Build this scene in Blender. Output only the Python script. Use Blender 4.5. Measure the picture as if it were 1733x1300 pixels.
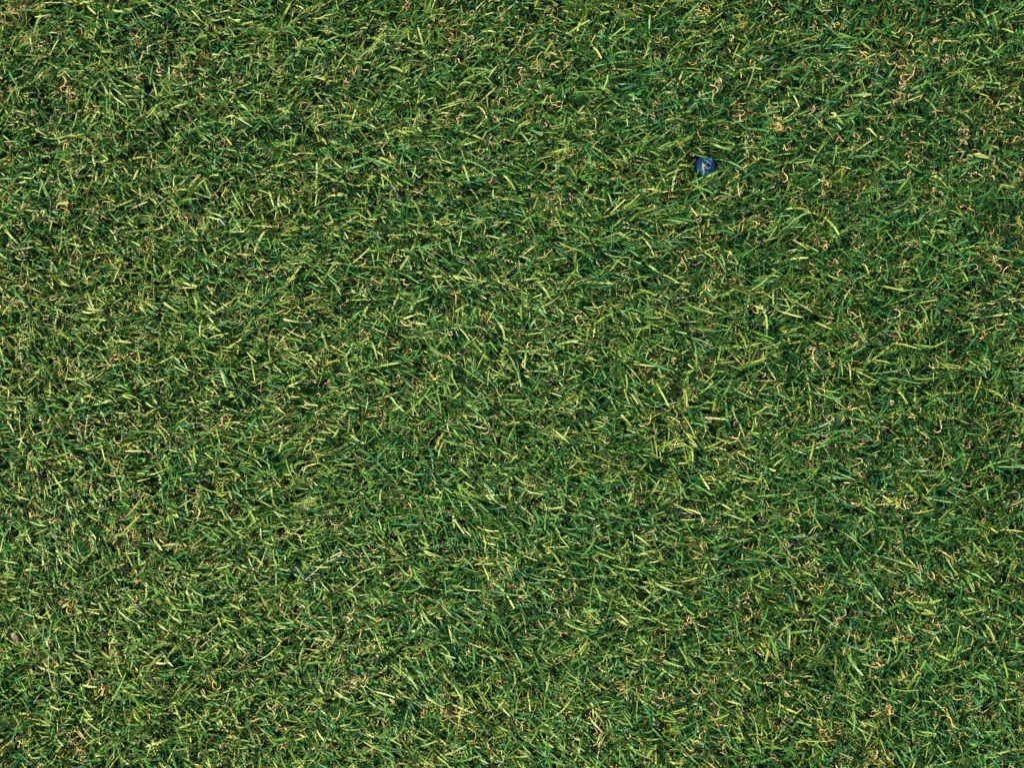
import bpy, bmesh, math
import numpy as np
from mathutils import Vector

# ------------------------------------------------------------------ camera, sky, sun
for o in list(bpy.data.objects):
    bpy.data.objects.remove(o)
scene = bpy.context.scene
col = scene.collection

ZT = 0.020                 # height of the top of the pile
WIDTH = 1.04               # metres seen across the picture at that height
HFOV = math.radians(45)
CAM_H = ZT + WIDTH / 2 / math.tan(HFOV / 2)
PX = WIDTH / 1733.0

cam_data = bpy.data.cameras.new("camera")
cam_data.sensor_width = 36
cam_data.lens = 18 / math.tan(HFOV / 2)
cam_data.clip_start = 0.01
cam_data.clip_end = 500
cam = bpy.data.objects.new("camera", cam_data)
cam.location = (0, 0, CAM_H)
col.objects.link(cam)
scene.camera = cam

SUN_EL, SUN_AZ = 34.0, 140.0      # elevation; azimuth of the sun seen from above, degrees anticlockwise from +x
world = bpy.data.worlds.new("World")
scene.world = world
world.use_nodes = True
nt = world.node_tree
nt.nodes.clear()
sky = nt.nodes.new("ShaderNodeTexSky")
sky.sky_type = 'NISHITA'
sky.sun_disc = False
sky.sun_elevation = math.radians(SUN_EL)
sky.sun_rotation = math.radians(90 - SUN_AZ)
bg = nt.nodes.new("ShaderNodeBackground")
bg.inputs["Strength"].default_value = 0.085
wo = nt.nodes.new("ShaderNodeOutputWorld")
nt.links.new(sky.outputs[0], bg.inputs[0])
nt.links.new(bg.outputs[0], wo.inputs[0])

sun_data = bpy.data.lights.new("sun", 'SUN')
sun_data.energy = 5.0
sun_data.angle = math.radians(0.5)
sun_data.color = (1.0, 0.885, 0.70)
sun = bpy.data.objects.new("sun", sun_data)
se, sa = math.radians(SUN_EL), math.radians(SUN_AZ)
to_sun = Vector((math.cos(se) * math.cos(sa), math.cos(se) * math.sin(sa), math.sin(se)))
sun.rotation_euler = to_sun.to_track_quat('Z', 'Y').to_euler()
sun.location = to_sun * 3
col.objects.link(sun)

scene.render.engine = 'CYCLES'
scene.view_settings.view_transform = 'Standard'
scene.view_settings.look = 'None'
scene.view_settings.gamma = 1.0
scene.view_settings.use_curve_mapping = False
scene.view_settings.exposure = 1.4
scene.cycles.max_bounces = 8
scene.cycles.diffuse_bounces = 4
scene.cycles.transmission_bounces = 4

rng = np.random.default_rng(20)


def px(x, y, z=ZT):
    """A point at height z that stands where the photograph shows pixel (x, y)."""
    k = (CAM_H - z) / (CAM_H - ZT)
    return np.array([(x - 866.5) * PX * k, (650 - y) * PX * k, z])


def tag(o, label=None, cat=None, group=None, kind=None):
    for k, v in (("label", label), ("category", cat), ("group", group), ("kind", kind)):
        if v:
            o[k] = v


# ------------------------------------------------------------------ materials
def new_mat(name):
    m = bpy.data.materials.new(name)
    m.use_nodes = True
    m.node_tree.nodes.clear()
    return m, m.node_tree.nodes, m.node_tree.links


def fibre_material(name, rough, spec, transl, streak):
    m, N, L = new_mat(name)
    at = N.new("ShaderNodeAttribute"); at.attribute_name = "tint"
    tc = N.new("ShaderNodeTexCoord")
    no = N.new("ShaderNodeTexNoise"); no.inputs["Scale"].default_value = streak; no.inputs["Detail"].default_value = 3
    L.new(tc.outputs["Object"], no.inputs["Vector"])
    mr = N.new("ShaderNodeMapRange")
    mr.inputs["From Min"].default_value = 0.25; mr.inputs["From Max"].default_value = 0.75
    mr.inputs["To Min"].default_value = 0.78; mr.inputs["To Max"].default_value = 1.22
    L.new(no.outputs["Fac"], mr.inputs["Value"])
    mx = N.new("ShaderNodeVectorMath"); mx.operation = 'MULTIPLY'
    L.new(at.outputs["Color"], mx.inputs[0]); L.new(mr.outputs[0], mx.inputs[1])
    p = N.new("ShaderNodeBsdfPrincipled")
    p.inputs["Roughness"].default_value = rough
    p.inputs["Specular IOR Level"].default_value = spec
    L.new(mx.outputs[0], p.inputs["Base Color"])
    t = N.new("ShaderNodeBsdfTranslucent")
    tw = N.new("ShaderNodeVectorMath"); tw.operation = 'MULTIPLY'; tw.inputs[1].default_value = (1.12, 1.18, 0.75)
    L.new(mx.outputs[0], tw.inputs[0]); L.new(tw.outputs[0], t.inputs["Color"])
    ms = N.new("ShaderNodeMixShader"); ms.inputs[0].default_value = transl
    L.new(p.outputs[0], ms.inputs[1]); L.new(t.outputs[0], ms.inputs[2])
    out = N.new("ShaderNodeOutputMaterial")
    L.new(ms.outputs[0], out.inputs["Surface"])
    return m


def simple_material(name, c0, c1, scale, rough, metal=0.0, spec=0.5, bump=0.0):
    m, N, L = new_mat(name)
    tc = N.new("ShaderNodeTexCoord")
    no = N.new("ShaderNodeTexNoise"); no.inputs["Scale"].default_value = scale; no.inputs["Detail"].default_value = 5
    L.new(tc.outputs["Object"], no.inputs["Vector"])
    cr = N.new("ShaderNodeValToRGB")
    cr.color_ramp.elements[0].position = 0.35; cr.color_ramp.elements[0].color = (*c0, 1)
    cr.color_ramp.elements[1].position = 0.68; cr.color_ramp.elements[1].color = (*c1, 1)
    L.new(no.outputs["Fac"], cr.inputs[0])
    p = N.new("ShaderNodeBsdfPrincipled")
    p.inputs["Roughness"].default_value = rough
    p.inputs["Metallic"].default_value = metal
    p.inputs["Specular IOR Level"].default_value = spec
    L.new(cr.outputs[0], p.inputs["Base Color"])
    if bump:
        b = N.new("ShaderNodeBump"); b.inputs["Strength"].default_value = bump; b.inputs["Distance"].default_value = 0.0005
        L.new(no.outputs["Fac"], b.inputs["Height"]); L.new(b.outputs[0], p.inputs["Normal"])
    out = N.new("ShaderNodeOutputMaterial")
    L.new(p.outputs[0], out.inputs["Surface"])
    return m


M_BLADE = fibre_material("grass_yarn", 0.47, 0.40, 0.36, 220)
M_FIBRE = fibre_material("thatch_yarn", 0.55, 0.35, 0.25, 300)
M_GROUND = simple_material("turf_backing", (0.012, 0.022, 0.012), (0.035, 0.045, 0.026), 260, 0.9, bump=0.6)


# ------------------------------------------------------------------ mesh helpers
def mesh_obj(name, verts, quads, mat, tint=None, parent=None, smooth=True):
    me = bpy.data.meshes.new(name)
    verts = np.asarray(verts, np.float32); quads = np.asarray(quads, np.int32)
    me.vertices.add(len(verts)); me.vertices.foreach_set("co", verts.ravel())
    me.loops.add(quads.size); me.loops.foreach_set("vertex_index", quads.ravel())
    me.polygons.add(len(quads))
    me.polygons.foreach_set("loop_start", np.arange(0, quads.size, 4, dtype=np.int32))
    me.polygons.foreach_set("use_smooth", np.full(len(quads), smooth))
    me.update(calc_edges=True)
    if tint is not None:
        a = me.color_attributes.new("tint", 'FLOAT_COLOR', 'POINT')
        c = np.ones((len(verts), 4), np.float32); c[:, :3] = tint
        a.data.foreach_set("color", c.ravel())
    me.materials.append(mat)
    o = bpy.data.objects.new(name, me)
    col.objects.link(o)
    o.parent = parent
    return o


def unit(v):
    return v / np.maximum(np.linalg.norm(v, axis=-1, keepdims=True), 1e-9)


def ribbons(path, width, roll, fold):
    """path (n, k, 3) centre lines, width (n, k), roll (n, k), fold (n,) -> verts (n, k*3, 3) and quads of folded strips."""
    n, k, _ = path.shape
    t = np.gradient(path, axis=1); t = unit(t)
    h = np.stack([-t[..., 1], t[..., 0], np.zeros_like(t[..., 0])], -1)
    bad = np.linalg.norm(h, axis=-1) < 1e-4
    h[bad] = (1, 0, 0)
    h = unit(h)
    nn = np.cross(t, h)
    c, s = np.cos(roll)[..., None], np.sin(roll)[..., None]
    side = c * h + s * nn
    up = np.cross(t, side)
    w = width[..., None] / 2
    f = (fold[:, None] * width)[..., None]
    v = np.stack([path - side * w, path + up * f, path + side * w], 2).reshape(n, k * 3, 3)
    q = []
    for i in range(k - 1):
        a = i * 3
        q += [(a, a + 1, a + 4, a + 3), (a + 1, a + 2, a + 5, a + 4)]
    q = np.array(q, np.int32)
    quads = (q[None] + (np.arange(n) * k * 3)[:, None, None]).reshape(-1, 4)
    return v, quads


def noise2(x, y, scale, seed, octaves=2):
    """Smooth value noise in about -1..1."""
    r = np.random.default_rng(seed)
    out = np.zeros_like(x); amp, tot = 1.0, 0.0
    for o in range(octaves):
        g = r.uniform(-1, 1, (64, 64))
        u, v = x / scale + 31.3, y / scale + 17.7
        i, j = np.floor(u).astype(int), np.floor(v).astype(int)
        a, b = u - i, v - j
        a, b = a * a * (3 - 2 * a), b * b * (3 - 2 * b)
        G = lambda p, q: g[p % 64, q % 64]
        out += amp * ((G(i, j) * (1 - a) + G(i + 1, j) * a) * (1 - b) + (G(i, j + 1) * (1 - a) + G(i + 1, j + 1) * a) * b)
        tot += amp; amp *= 0.55; scale *= 0.47
    return out / tot


GREENS = np.array([
    (0.012, 0.100, 0.032),    # deep emerald yarn
    (0.038, 0.150, 0.032),    # mid green
    (0.090, 0.200, 0.034),    # leaf green
    (0.205, 0.275, 0.055),    # olive lime
    (0.310, 0.360, 0.115),    # bleached yellow green
])
TANS = np.array([(0.44, 0.30, 0.12), (0.48, 0.35, 0.18), (0.42, 0.32, 0.08), (0.24, 0.16, 0.12), (0.50, 0.40, 0.18)])


def pick(pal, p, n, jit=0.16):
    i = rng.choice(len(pal), n, p=p)
    c = pal[i] * rng.uniform(1 - jit, 1 + jit, (n, 1)) * rng.uniform(0.93, 1.07, (n, 3))
    return c


# ------------------------------------------------------------------ the setting: backing under the pile
PATCH = (1.30, 1.04)
bm = bmesh.new()
bmesh.ops.create_grid(bm, x_segments=40, y_segments=40, size=30)
me = bpy.data.meshes.new("ground"); bm.to_mesh(me); bm.free()
me.materials.append(M_GROUND)
ground = bpy.data.objects.new("ground", me); col.objects.link(ground)
tag(ground, "dark woven backing beneath the green pile", "ground", kind="structure")

WASHER = px(1194, 280, 0.004)
SCREW = px(1198, 280, 0.006)


def keep_clear(path, r):
    """False for blades that would lie on the washer: the pile is parted round it."""
    d = np.hypot(path[..., 0] - WASHER[0], path[..., 1] - WASHER[1]).min(1)
    k = CAM_H / (CAM_H - path[..., 2])
    e = np.hypot(path[..., 0] * k - WASHER[0] * 1.003, path[..., 1] * k - WASHER[1] * 1.003).min(1)
    return (d > r) & (e > r)


# ------------------------------------------------------------------ grass: tufts of plastic blades
def build_blades():
    sp = 0.0064
    gx = np.arange(-PATCH[0] / 2, PATCH[0] / 2, sp); gy = np.arange(-PATCH[1] / 2, PATCH[1] / 2, sp)
    X, Y = np.meshgrid(gx, gy); X, Y = X.ravel(), Y.ravel()
    X = X + rng.uniform(-.45, .45, X.shape) * sp; Y = Y + rng.uniform(-.45, .45, Y.shape) * sp
    per = rng.integers(2, 6, len(X))
    tid = np.repeat(np.arange(len(X)), per); n = len(tid)
    tx, ty = X[tid], Y[tid]
    x = tx + rng.normal(0, .0011, n); y = ty + rng.normal(0, .0011, n)
    # which way the pile lies: an axis that wanders over the lawn
    axis = np.radians(-4 - 42 * np.clip((tx + .1) / .5, -.2, 1) * np.clip((.12 - ty) / .4, 0, 1)) + 0.9 * noise2(tx, ty, .16, 5)
    tuft_az = rng.uniform(0, 2 * np.pi, len(X))[tid]
    lean = np.clip(.55 - tx * 1.3, .06, .96)          # chance that a blade of the lying pile points towards +x
    flip = np.where(rng.random(n) < lean, 0, np.pi)
    use_axis = rng.random(n) < .55
    loose = rng.choice([.28, .95], len(X))[tid]          # some tufts keep together, some splay
    az = np.where(use_axis, axis + flip + rng.normal(0, .45, n), tuft_az + rng.normal(0, 1, n) * loose)
    hgt = 1 + .26 * noise2(tx, ty, .045, 8) + .12 * noise2(tx, ty, .2, 9)
    length = np.clip(rng.normal(.0310, .0075, n), .013, .052) * hgt
    th0 = np.radians(np.clip(rng.normal(26, 15, n), 2, 70))
    th1 = np.radians(np.clip(rng.normal(75, 26, n), 20, 115))
    powr = rng.choice([.35, .7, 1.0, 1.6, 2.6], n)
    bend = rng.normal(0, .5, n)
    k = 5
    path = np.zeros((n, k, 3)); path[:, 0, 0], path[:, 0, 1] = x, y
    for i in range(1, k):
        t = (i - .5) / (k - 1)
        th = th0 + (th1 - th0) * t ** powr
        a = az + bend * t
        d = np.stack([np.sin(th) * np.cos(a), np.sin(th) * np.sin(a), np.cos(th)], -1)
        path[:, i] = path[:, i - 1] + d * (length / (k - 1))[:, None]
    path[..., 2] = np.maximum(path[..., 2], .0006)
    w = rng.choice([.0010, .0013, .0016, .0021], n, p=[.25, .35, .28, .12]) * rng.uniform(.88, 1.12, n)
    tip = np.where(rng.random(n) < .35, .35, .82)
    width = w[:, None] * np.stack([np.full(n, .9), np.ones(n), np.ones(n), np.full(n, .97), tip], 1)
    roll = rng.normal(0, .55, n)[:, None] + rng.normal(0, .5, n)[:, None] * np.linspace(0, 1, k)
    fold = rng.uniform(-.05, .28, n)
    v, q = ribbons(path, width, roll, fold)
    warm = noise2(tx, ty, .09, 12)
    # paler yarn gets commoner towards -x: the brighter lit side painted into the tint
    lit_side = np.clip(-tx / .52, -1, 1)
    u = rng.random(n) + .085 * lit_side + .05 * noise2(tx, ty, .12, 31)
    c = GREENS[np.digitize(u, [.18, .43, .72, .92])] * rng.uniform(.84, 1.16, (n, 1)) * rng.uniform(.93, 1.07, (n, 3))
    c[:, 0] *= 1 + .14 * warm; c[:, 2] *= 1 - .10 * warm
    ok = keep_clear(path, .0098)
    return v[ok], c[ok], n


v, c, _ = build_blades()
n, kk, _ = v.shape
q = []
for i in range(kk // 3 - 1):
    a = i * 3
    q += [(a, a + 1, a + 4, a + 3), (a + 1, a + 2, a + 5, a + 4)]
q = (np.array(q)[None] + (np.arange(n) * kk)[:, None, None]).reshape(-1, 4)
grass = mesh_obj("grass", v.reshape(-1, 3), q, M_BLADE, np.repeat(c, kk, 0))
tag(grass, "dense short green artificial grass covering the whole ground", "grass", kind="stuff")


def spread(o, nx=7, ny=7):
    """The same pile goes on outside the patch: instances of it on a grid round the first one (stuff)."""
    g = bpy.data.node_groups.new("pile_goes_on", 'GeometryNodeTree')
    g.interface.new_socket("Geometry", in_out='INPUT', socket_type='NodeSocketGeometry')
    g.interface.new_socket("Geometry", in_out='OUTPUT', socket_type='NodeSocketGeometry')
    N, L = g.nodes, g.links
    gi, go = N.new("NodeGroupInput"), N.new("NodeGroupOutput")
    grid = N.new("GeometryNodeMeshGrid")
    grid.inputs["Size X"].default_value = PATCH[0] * (nx - 1); grid.inputs["Size Y"].default_value = PATCH[1] * (ny - 1)
    grid.inputs["Vertices X"].default_value = nx; grid.inputs["Vertices Y"].default_value = ny
    idx = N.new("GeometryNodeInputIndex")
    cmp = N.new("FunctionNodeCompare"); cmp.data_type = 'INT'; cmp.operation = 'NOT_EQUAL'
    ints = [s for s in cmp.inputs if s.type == 'INT']
    L.new(idx.outputs[0], ints[0]); ints[1].default_value = (nx * ny) // 2
    geo = N.new("GeometryNodeGeometryToInstance")
    iop = N.new("GeometryNodeInstanceOnPoints")
    join = N.new("GeometryNodeJoinGeometry")
    L.new(gi.outputs[0], geo.inputs[0])
    L.new(grid.outputs["Mesh"], iop.inputs["Points"])
    L.new(cmp.outputs[0], iop.inputs["Selection"])
    L.new(geo.outputs[0], iop.inputs["Instance"])
    L.new(gi.outputs[0], join.inputs[0]); L.new(iop.outputs[0], join.inputs[0])
    L.new(join.outputs[0], go.inputs[0])
    md = o.modifiers.new("pile_goes_on", 'NODES'); md.node_group = g


spread(grass)


# ------------------------------------------------------------------ thatch: curly tan fibres between the blades
def curl_paths(x, y, z0, z1, length, amp, freq, k):
    n = len(x)
    a0 = rng.uniform(0, 2 * np.pi, n); ph = rng.uniform(0, 2 * np.pi, n); ph2 = rng.uniform(0, 2 * np.pi, n)
    turn = rng.normal(0, 2.2, n)
    p = np.zeros((n, k, 3)); p[:, 0, 0], p[:, 0, 1], p[:, 0, 2] = x, y, z0
    for i in range(1, k):
        t = (i - .5) / (k - 1)
        a = a0 + turn * t + amp * np.sin(2 * np.pi * freq * t + ph)
        step = length / (k - 1)
        p[:, i, 0] = p[:, i - 1, 0] + np.cos(a) * step; p[:, i, 1] = p[:, i - 1, 1] + np.sin(a) * step
        tt = i / (k - 1)
        p[:, i, 2] = z0 + (z1 - z0) * np.sin(np.pi * np.clip(tt * 1.25, 0, 1)) ** .7 + .0016 * np.sin(2 * np.pi * freq * 1.3 * tt + ph2)
    p[..., 2] = np.maximum(p[..., 2], .0008)
    return p


def curls(x, y, z0, z1, k=13, probs=(.30, .26, .16, .14, .14)):
    n = len(x)
    length = rng.uniform(.020, .046, n); amp = rng.uniform(.6, 2.2, n); freq = rng.uniform(.9, 2.8, n)
    p = curl_paths(x, y, z0, z1, length, amp, freq, k)
    w = rng.uniform(.00055, .00105, n)[:, None] * np.ones((1, k))
    roll = rng.normal(0, .6, n)[:, None] + rng.normal(0, 1.2, n)[:, None] * np.linspace(0, 1, k)
    v, q = ribbons(p, w, roll, rng.uniform(.1, .3, n))
    return p, v, pick(TANS, probs, n)


def strip_quads(n, kk):
    q = []
    for i in range(kk // 3 - 1):
        a = i * 3
        q += [(a, a + 1, a + 4, a + 3), (a + 1, a + 2, a + 5, a + 4)]
    return (np.array(q)[None] + (np.arange(n) * kk)[:, None, None]).reshape(-1, 4)


nf = 15000
cx = rng.uniform(-PATCH[0] / 2, PATCH[0] / 2, nf); cy = rng.uniform(-PATCH[1] / 2, PATCH[1] / 2, nf)
top = np.where(rng.random(nf) < .42, rng.uniform(.015, .0225, nf), rng.uniform(.004, .014, nf))
p, v, c = curls(cx, cy, rng.uniform(.001, .006, nf), top)
ok = keep_clear(p, .0104); v, c = v[ok], c[ok]
thatch = mesh_obj("thatch", v.reshape(-1, 3), strip_quads(len(v), v.shape[1]), M_FIBRE, np.repeat(c, v.shape[1], 0))
tag(thatch, "curly tan plastic thatch fibres scattered between the green blades", "thatch", kind="stuff")
spread(thatch)

# ------------------------------------------------------------------ blades that can be picked out one by one
TILE = {}
TILE[0, 0] = [(690,345,800,350,3),(845,650,950,652,4),(520,915,610,905,3),(920,110,1090,250,1),(850,860,980,770,3),(1000,770,1110,690,2),(240,870,320,920,4),(800,465,940,445,3),(765,65,890,65,3),(1545,110,1620,150,4),(140,460,220,495,2),(450,920,595,940,3),(745,560,740,790,2),(1440,365,1520,370,4)]
TILE[1, 0] = [(470,180,560,150,3),(470,865,635,855,2),(635,855,690,690,3),(1380,775,1485,775,2),(1530,675,1630,580,3),(640,1135,810,1070,2),(850,1180,920,1240,3),(1070,490,1150,580,1),(1215,540,1300,610,2),(270,515,340,560,3),(1330,1190,1500,1190,2)]
TILE[2, 0] = [(545,520,650,455,3),(1080,690,1155,480,3),(900,825,1050,815,2),(1050,810,1165,815,3),(430,620,610,615,2),(360,215,420,250,4),(230,350,275,285,3),(160,285,235,335,2),(650,755,690,785,4),(935,100,930,230,2),(540,905,650,890,3)]
TILE[3, 0] = [(505,245,750,270,2),(1350,245,1500,228,3),(620,270,715,345,3),(445,785,620,760,2),(670,795,850,785,3),(940,1100,1040,1165,2),(1430,1040,1540,1090,4),(390,160,560,320,2),(690,870,740,925,4),(610,420,715,450,1),(500,590,690,500,2),(1000,590,1150,515,2)]
TILE[0, 1] = [(560,810,640,812,4),(590,790,700,800,4),(780,1010,890,1020,4),(985,640,985,780,3),(1040,480,1075,590,2),(945,780,985,820,4),(1170,1005,1245,955,3),(695,665,720,740,3),(680,1160,800,1165,3),(780,100,900,50,3),(1110,750,1210,815,3),(1410,830,1560,740,4),(1620,745,1720,785,4),(985,265,1095,268,2)]
TILE[1, 1] = [(190,860,290,875,4),(270,820,330,820,3),(980,515,1035,430,4),(800,400,925,365,3),(900,290,1040,290,3),(990,685,1110,690,2),(515,1045,610,1100,4),(340,1150,415,1265,3),(920,810,965,695,3),(810,950,930,890,2),(1230,630,1300,680,1)]
TILE[2, 1] = [(1240,155,1400,155,3),(940,725,1020,748,4),(580,880,690,820,3),(1335,900,1410,790,3),(450,365,600,300,2),(850,950,960,890,2),(930,885,1070,890,2),(790,550,805,445,2),(1030,700,1090,560,3),(215,545,320,560,2),(740,285,820,330,3),(95,595,205,590,3)]
TILE[3, 1] = [(700,710,790,735,4),(715,90,800,165,1),(1060,335,1170,400,2),(1295,945,1440,920,2),(880,945,1030,1000,2),(1470,1050,1550,940,2),(330,515,470,690,2),(500,765,575,640,3),(1000,520,1035,600,2),(590,460,670,345,2),(680,1150,820,1050,3),(870,130,940,105,2)]
TILE[0, 2] = [(640,140,760,110,3),(850,455,985,460,4),(185,590,215,450,4),(245,515,390,490,3),(645,575,690,660,3),(370,1025,475,1060,4),(985,830,1050,900,2),(1130,840,1290,880,2),(810,1030,950,890,3),(400,365,540,430,1),(1480,950,1600,1060,3),(160,1265,260,1265,3),(945,120,940,260,2),(1060,295,1130,400,3),(480,655,560,560,3)]
TILE[1, 2] = [(770,585,890,510,3),(360,685,415,740,4),(320,795,420,780,3),(1335,900,1340,975,4),(925,420,1050,540,1),(650,400,760,495,2),(1140,940,1225,1005,2),(600,970,720,1050,1),(920,190,1000,140,3),(415,840,418,915,4),(1210,540,1290,410,2),(100,360,210,290,3)]
TILE[2, 2] = [(340,375,385,290,3),(280,160,450,110,3),(465,275,545,385,2),(490,670,600,750,2),(590,675,740,650,3),(945,745,1000,650,3),(1140,670,1145,780,3),(470,890,480,1010,2),(650,905,790,890,2),(820,250,900,190,3),(1380,1110,1520,1070,2),(480,1160,570,1030,2),(670,455,830,465,2)]
TILE[3, 2] = [(1045,612,1155,615,4),(1240,635,1340,690,4),(940,680,1020,770,3),(1060,1065,1200,1000,2),(1005,1025,1140,960,2),(780,975,900,965,2),(670,720,695,795,3),(135,600,330,575,2),(1460,365,1465,500,2),(340,440,480,320,2)]
TILE[0, 3] = [(650,1220,715,1218,4),(1030,215,1080,150,3),(1300,130,1375,215,4),(45,155,135,150,3),(620,190,670,200,4),(735,460,790,455,3),(990,660,1090,530,3),(1045,585,1140,590,4),(1130,150,1190,230,3),(310,990,325,870,3),(1195,1040,1390,970,3),(640,690,680,600,3),(850,835,940,825,1),(440,680,500,740,3)]
TILE[1, 3] = [(1165,835,1275,895,4),(1270,670,1330,740,3),(355,595,490,590,2),(1340,815,1415,790,4),(515,610,570,555,4),(610,110,740,0,2),(490,430,525,455,4),(1000,165,1060,245,3),(315,500,310,650,2),(1000,430,1130,370,2),(1180,660,1260,730,2)]
TILE[2, 3] = [(845,577,960,575,3),(435,690,480,830,3),(420,50,455,120,4),(360,890,390,820,3),(655,670,760,690,2),(880,850,970,910,3),(395,320,510,370,1),(805,1080,880,1040,4),(1330,585,1500,590,3),(880,1213,965,1218,4),(895,630,900,740,1),(170,580,220,770,2),(980,705,1040,640,2)]
TILE[3, 3] = [(935,715,1035,715,4),(685,705,695,610,3),(755,708,870,708,2),(820,830,970,770,2),(870,1040,960,1110,3),(1500,285,1640,350,2),(1010,180,1180,160,3),(5,1165,190,1160,2),(1570,1205,1680,1175,3),(1395,1150,1530,1155,3),(435,405,470,350,3),(665,350,705,290,4),(1520,100,1650,150,2)]

picked = []
for (i, j), rows in TILE.items():
    for x0, y0, x1, y1, shade in rows:
        picked.append((433.2 * i + x0 / 4, 325 * j + y0 / 4, 433.2 * i + x1 / 4, 325 * j + y1 / 4, shade))
# the few blades that reach over the washer
picked += [(1191, 296, 1189.5, 276, 3), (1176, 300, 1183, 285, 3), (1192, 262, 1183, 251, 3), (1199, 266, 1171, 258, 2), (1153, 279, 1176, 282, 3), (1200, 297, 1216, 290, 3)]
while len(picked) < 300:
    x0, y0 = rng.uniform(10, 1720), rng.uniform(10, 1290)
    if math.hypot(x0 - 1194, y0 - 280) < 70:
        continue
    a, l = rng.uniform(0, 2 * np.pi), rng.uniform(24, 44)
    picked.append((x0, y0, x0 + l * math.cos(a), y0 + l * math.sin(a), int(rng.choice([1, 2, 2, 3, 3, 4]))))


def grass_blade(x0, y0, x1, y1, shade):
    zt = rng.uniform(.0185, .0235)
    a, b = px(x0, y0, zt), px(x1, y1, zt + rng.uniform(-.003, .0035))
    d = b - a; ln = np.linalg.norm(d); d = d / ln
    s = np.array([-d[1], d[0], 0])
    bow = rng.normal(0, .045) * ln
    pts = [a - d * .0045 + np.array([0, 0, -a[2] + .001]), a - d * .0030 + np.array([0, 0, -.008])]
    for t in np.linspace(0, 1, 6):
        pts.append(a + (b - a) * t + s * bow * 4 * t * (1 - t) + np.array([0, 0, .0012 * math.sin(math.pi * t)]))
    path = np.array(pts)[None]
    k = path.shape[1]
    w = rng.uniform(.0015, .0023)
    width = w * np.array([.8, .9, 1, 1, 1, 1, .96, .8 if rng.random() < .6 else .4])[None]
    roll = (rng.normal(0, .25) + rng.normal(0, .3) * np.linspace(0, 1, k))[None]
    v, q = ribbons(path, width, roll, np.array([rng.uniform(.02, .22)]))
    c = GREENS[shade] * rng.uniform(.9, 1.12) * 1.0
    return mesh_obj("grass_blade", v[0], q, M_BLADE, np.repeat(c[None], k * 3, 0), grass)


for row in picked:
    grass_blade(*row)

# tufts of crinkled fibre that stand out
TUFT = {(0, 0): [(130, 75), (410, 570), (930, 270), (1230, 455)], (1, 0): [(440, 830), (610, 520), (1300, 185), (690, 455)],
        (2, 0): [(290, 380), (990, 275), (1390, 580), (1280, 410), (935, 755)],
        (3, 0): [(715, 215), (1510, 540), (1625, 625), (925, 605), (1000, 410), (690, 470), (85, 850), (1310, 940), (830, 380)],
        (0, 1): [(870, 1090), (1340, 220), (660, 130), (110, 740), (440, 90)], (1, 1): [(1540, 840), (1200, 435), (770, 630), (440, 1160)],
        (2, 1): [(550, 290), (1060, 300), (1370, 570), (1700, 780), (500, 850)],
        (3, 1): [(370, 340), (1530, 440), (480, 495), (1380, 760), (640, 1000), (320, 1110), (1700, 240)],
        (0, 2): [(855, 270), (1340, 790), (1510, 300), (740, 720), (1320, 860), (540, 270)],
        (1, 2): [(240, 1040), (1170, 850), (1040, 60), (970, 790), (690, 480), (530, 900)],
        (2, 2): [(830, 755), (1070, 440), (650, 540), (400, 180), (1500, 380), (1160, 270)],
        (3, 2): [(470, 220), (1080, 440), (1190, 220), (1520, 250), (810, 820), (910, 820), (610, 660), (240, 1110)],
        (0, 3): [(690, 755), (1040, 740), (1440, 690), (540, 1150), (460, 1090)], (1, 3): [(690, 720), (740, 490), (1150, 500), (1320, 945), (1620, 150)],
        (2, 3): [(490, 440), (1330, 770), (990, 820), (1560, 220), (1180, 310), (1000, 555), (1280, 1130), (350, 540)],
        (3, 3): [(390, 90), (1060, 350), (805, 890), (1270, 1030), (740, 590), (1100, 280), (1220, 780), (1370, 860), (480, 290), (400, 1060)]}
for (i, j), rows in TUFT.items():
    for x, y in rows:
        m = int(rng.integers(3, 6))
        o = px(433.2 * i + x / 4, 325 * j + y / 4, .018)
        hue = rng.choice([0, 1, 2, 4], p=[.4, .25, .2, .15])
        pr = np.full(5, .08); pr[hue] = .68
        q_, v, c = curls(o[0] + rng.normal(0, .0022, m), o[1] + rng.normal(0, .0022, m), rng.uniform(.010, .016, m), rng.uniform(.019, .0235, m), probs=pr)
        v = v - (q_.reshape(-1, 3).mean(0) - np.array([o[0], o[1], q_[..., 2].mean()])) * .8
        mesh_obj("fibre_tuft", v.reshape(-1, 3), strip_quads(m, v.shape[1]), M_FIBRE, np.repeat(c, v.shape[1], 0), thatch)


# ------------------------------------------------------------------ washer and screw
def lathe(profile, seg=48):
    """Closed solid of revolution from (r, z) points; a closed loop of points gives a ring."""
    v, q = [], []
    m = len(profile)
    for s in range(seg):
        a = 2 * math.pi * s / seg
        v += [(r * math.cos(a), r * math.sin(a), z) for r, z in profile]
    for s in range(seg):
        t = (s + 1) % seg
        for i in range(m):
            j = (i + 1) % m
            q.append((s * m + i, t * m + i, t * m + j, s * m + j))
    return v, q


M_WASHER = simple_material("blue_coated_steel", (0.030, 0.135, 0.36), (0.045, 0.170, 0.43), 900, 0.42, metal=0.0, spec=0.5, bump=0.25)
M_SCREW = simple_material("zinc_steel", (0.20, 0.25, 0.32), (0.30, 0.34, 0.40), 1400, 0.38, metal=0.75, bump=0.2)
M_RECESS = simple_material("dark_recess", (0.010, 0.010, 0.011), (0.030, 0.026, 0.022), 1800, 0.8)  # recess surfaces much darker than the rest of the head

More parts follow.
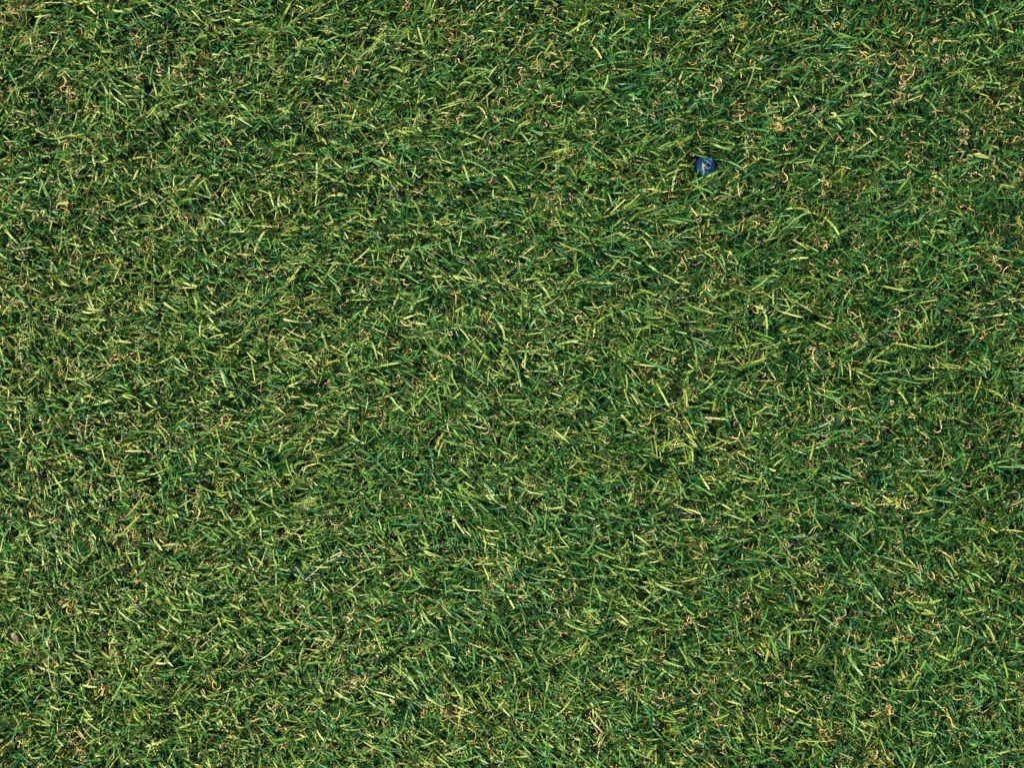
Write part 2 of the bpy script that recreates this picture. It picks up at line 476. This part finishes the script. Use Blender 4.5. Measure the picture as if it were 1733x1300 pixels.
v, q = lathe([(.0026, .0008), (.0096, .0002), (.0101, .0005), (.0102, .0011), (.0099, .0016), (.0060, .0023), (.0031, .0025), (.0026, .0020)])
washer = mesh_obj("washer", v, q, M_WASHER)
washer.location = (WASHER[0], WASHER[1], .0022); washer.rotation_euler = (math.radians(3), math.radians(4), 0)
tag(washer, "round blue washer sunk into the green pile beneath a screw head", "washer")

screw = bpy.data.objects.new("screw", None); col.objects.link(screw)
screw.location = (SCREW[0], SCREW[1], .0048); screw.rotation_euler = (math.radians(3), math.radians(4), math.radians(14))
tag(screw, "small grey cross-head screw driven through the blue washer", "screw")


def cross_outline(a, b, z, r):
    """12 corners of a cross: arm half width a, reach b, turned by r."""
    pts = [(a, b), (a, a), (b, a), (b, -a), (a, -a), (a, -b), (-a, -b), (-a, -a), (-b, -a), (-b, a), (-a, a), (-a, b)]
    return [(x * math.cos(r) - y * math.sin(r), x * math.sin(r) + y * math.cos(r), z) for x, y in pts]


bm = bmesh.new()
R, seg = .0042, 48
rings = []
for r, z in ((.0022, -.0012), (.0040, -.0004), (R, .0004), (.0041, .0011), (.0037, .0016), (.0031, .0018)):
    rings.append([bm.verts.new((r * math.cos(2 * math.pi * s / seg), r * math.sin(2 * math.pi * s / seg), z)) for s in range(seg)])
for a, b in zip(rings, rings[1:]):
    for s in range(seg):
        bm.faces.new((a[s], a[(s + 1) % seg], b[(s + 1) % seg], b[s]))
bm.faces.new(rings[0][::-1])
lip = [bm.verts.new(p) for p in cross_outline(.00062, .0023, .00185, 0)]
edges = [bm.edges.get((rings[-1][s], rings[-1][(s + 1) % seg])) for s in range(seg)]
edges += [bm.edges.new((lip[s], lip[(s + 1) % 12])) for s in range(12)]
bmesh.ops.triangle_fill(bm, use_beauty=True, edges=edges, normal=(0, 0, 1))
inside = [f for f in bm.faces if all(x in lip for x in f.verts)]
bmesh.ops.delete(bm, geom=inside, context='FACES_ONLY')
me = bpy.data.meshes.new("head"); bm.to_mesh(me); bm.free()
for poly in me.polygons:
    poly.use_smooth = abs(poly.normal.z) < .9
me.materials.append(M_SCREW)
head = bpy.data.objects.new("head", me); col.objects.link(head); head.parent = screw

bm = bmesh.new()
up = [bm.verts.new(p) for p in cross_outline(.00062, .0023, .00183, 0)]
dn = [bm.verts.new(p) for p in cross_outline(.00040, .0011, -.0004, 0)]
for s in range(12):
    bm.faces.new((up[s], dn[s], dn[(s + 1) % 12], up[(s + 1) % 12]))
bm.faces.new(dn)
me = bpy.data.meshes.new("recess"); bm.to_mesh(me); bm.free(); me.materials.append(M_RECESS)
rec = bpy.data.objects.new("recess", me); col.objects.link(rec); rec.parent = head
tag(rec, "dark cross-shaped driver recess")

prof = [(.0001, -.0010), (.0020, -.0011)]
for t in range(9):
    prof += [(.0017, -.0018 - t * .0016), (.0023, -.0026 - t * .0016)]
prof += [(.0016, -.0175), (.0001, -.021)]
v, q = lathe(prof, 20)
mesh_obj("shaft", v, q, M_SCREW, parent=screw)


# ------------------------------------------------------------------ litter caught in the pile
def lump(name, size, mat, loc, rot, seed, rough=.22):
    bm = bmesh.new()
    bmesh.ops.create_icosphere(bm, subdivisions=3, radius=1)
    r = np.random.default_rng(seed)
    ks = r.normal(0, 1.7, (5, 3)); ph = r.uniform(0, 6.3, 5)
    for vt in bm.verts:
        co = np.array(vt.co)
        d = 1 + rough * sum(math.sin(float(k @ co) + p) for k, p in zip(ks, ph)) / 2.5
        taper = 1 - .28 * co[0]
        vt.co = Vector((co[0] * size[0] * d, co[1] * size[1] * d * taper, co[2] * size[2] * d * taper))
    for f in bm.faces:
        f.smooth = True
    me = bpy.data.meshes.new(name); bm.to_mesh(me); bm.free(); me.materials.append(mat)
    o = bpy.data.objects.new(name, me); col.objects.link(o)
    o.location = loc; o.rotation_euler = rot
    return o


M_HUSK = simple_material("mauve_husk", (0.10, 0.060, 0.060), (0.27, 0.17, 0.17), 500, 0.7, bump=.5)
M_SEED = simple_material("brown_seed", (0.12, 0.055, 0.030), (0.40, 0.24, 0.12), 600, 0.6, bump=.4)
M_RED = simple_material("red_brown_crumb", (0.06, 0.02, 0.015), (0.32, 0.16, 0.11), 600, 0.6, bump=.4)
M_CHIP = simple_material("tan_chip", (0.45, 0.26, 0.14), (0.62, 0.42, 0.27), 400, 0.7, bump=.4)
M_LILAC = simple_material("lilac_paint", (0.16, 0.17, 0.36), (0.28, 0.29, 0.55), 700, 0.5)
M_STONE = simple_material("violet_grey_stone", (0.12, 0.12, 0.22), (0.24, 0.24, 0.38), 500, 0.8, bump=.5)
M_THREAD = simple_material("pale_thread", (0.48, 0.44, 0.36), (0.62, 0.58, 0.50), 500, 0.6)
M_STEM = simple_material("red_dry_stem", (0.22, 0.10, 0.06), (0.34, 0.18, 0.11), 500, 0.6)
M_STALK = simple_material("pale_straw", (0.30, 0.30, 0.13), (0.42, 0.40, 0.20), 300, 0.55)

o = lump("seed_husk", (.0044, .0023, .0016), M_HUSK, px(26, 1079, .0185), (0, .1, math.radians(-40)), 3)
tag(o, "mauve brown pointed seed husk lying on the grass", "husk")
o = lump("grass_seed", (.0027, .0018, .0015), M_SEED, px(196, 783, .0170), (0, 0, math.radians(5)), 5)
tag(o, "small round brown seed nestled at the foot of a pale blade", "seed")
o = lump("soil_crumb", (.0020, .0021, .0015), M_RED, px(1177, 1001, .0185), (0, 0, 1.1), 8)
tag(o, "tiny dark red brown crumb of soil on the grass", "crumb")
o = lump("bark_chip", (.0023, .0011, .0010), M_CHIP, px(581.5, 425, .0195), (0, .2, math.radians(-65)), 11)
tag(o, "tiny peach tan bark chip lodged among the blades", "chip")
o = lump("paint_fleck", (.0019, .0012, .0006), M_LILAC, px(106.5, 1233, .0195), (.2, .1, .5), 14)
tag(o, "tiny lilac blue paint fleck beside a yellowish tuft", "fleck")
o = lump("pebble", (.0024, .0031, .0019), M_STONE, px(-1, 628, .0185), (0, 0, .2), 17)
tag(o, "smooth violet grey pebble half hidden between the blades", "pebble")


def smooth_line(pts, n):
    pts = np.array(pts, float)
    m = len(pts)
    P = np.vstack([2 * pts[0] - pts[1], pts, 2 * pts[-1] - pts[-2]])
    out = []
    for u in np.linspace(0, m - 1 - 1e-6, n):
        i = int(u); t = u - i
        a, b, c, d = P[i], P[i + 1], P[i + 2], P[i + 3]
        out.append(.5 * (2 * b + (c - a) * t + (2 * a - 5 * b + 4 * c - d) * t * t + (3 * b - a - 3 * c + d) * t ** 3))
    return np.array(out)


def tube(name, pts, rad, mat, n=40, sides=6, parent=None):
    c = smooth_line(pts, n)
    t = unit(np.gradient(c, axis=0))
    h = unit(np.cross(t, np.tile([0, 0, 1.0], (n, 1)))); u = np.cross(h, t)
    rad = np.interp(np.linspace(0, 1, n), np.linspace(0, 1, len(rad)), rad)
    rad[0] = rad[-1] = 5e-5
    v = []
    for s in range(sides):
        a = 2 * math.pi * s / sides
        v.append(c + (h * math.cos(a) + u * math.sin(a)) * rad[:, None])
    v = np.stack(v, 1).reshape(-1, 3)
    q = [(i * sides + s, i * sides + (s + 1) % sides, (i + 1) * sides + (s + 1) % sides, (i + 1) * sides + s) for i in range(n - 1) for s in range(sides)]
    return mesh_obj(name, v, q, mat, parent=parent)


Z = .0235
o = tube("thread", [px(x, y, z) for x, y, z in ((499, 959, .021), (508, 971, Z), (516, 982, Z), (526, 974, Z + .0005), (536, 965, Z + .001), (547, 955, Z + .001), (557, 950, Z), (567, 946, Z), (576, 940, Z), (578, 934, Z), (574, 930, Z), (570, 931, .022), (567, 935, .018))], [.00032, .00032], M_THREAD, 70)
tag(o, "hair-thin pale grey thread with a small loop at one end", "thread")
o = tube("dry_stem", [px(x, y, z) for x, y, z in ((524, 507, .018), (528, 506, .0215), (540, 504, .0225), (554, 501, .0225), (566, 497, .022), (574, 494, .0205), (579, 490, .017))], [.0004, .00033, .00025], M_STEM, 40)
tag(o, "thin curved reddish brown dry stem lying across the blades", "stem")
o = tube("straw_stalk", [px(x, y, z) for x, y, z in ((84, 1097, .0225), (82.5, 1112, Z), (82, 1125, Z), (85, 1150, Z), (92, 1167, Z), (99, 1178, .022), (99, 1186, .021), (94, 1192, .018))], [.0005, .0005, .0005, .0005, .0004, .0003], M_STALK, 50)
tag(o, "long thin pale straw stalk with a tan hooked head", "straw")
hd = tube("seed_head", [px(x, y, z) for x, y, z in ((84, 1098, .0223), (81, 1092, .0228), (81, 1086, .023), (84, 1083, .0225), (87, 1085, .021), (87, 1090, .018))], [.0008, .0014, .0011, .0007, .0005], M_CHIP, 24, parent=o)
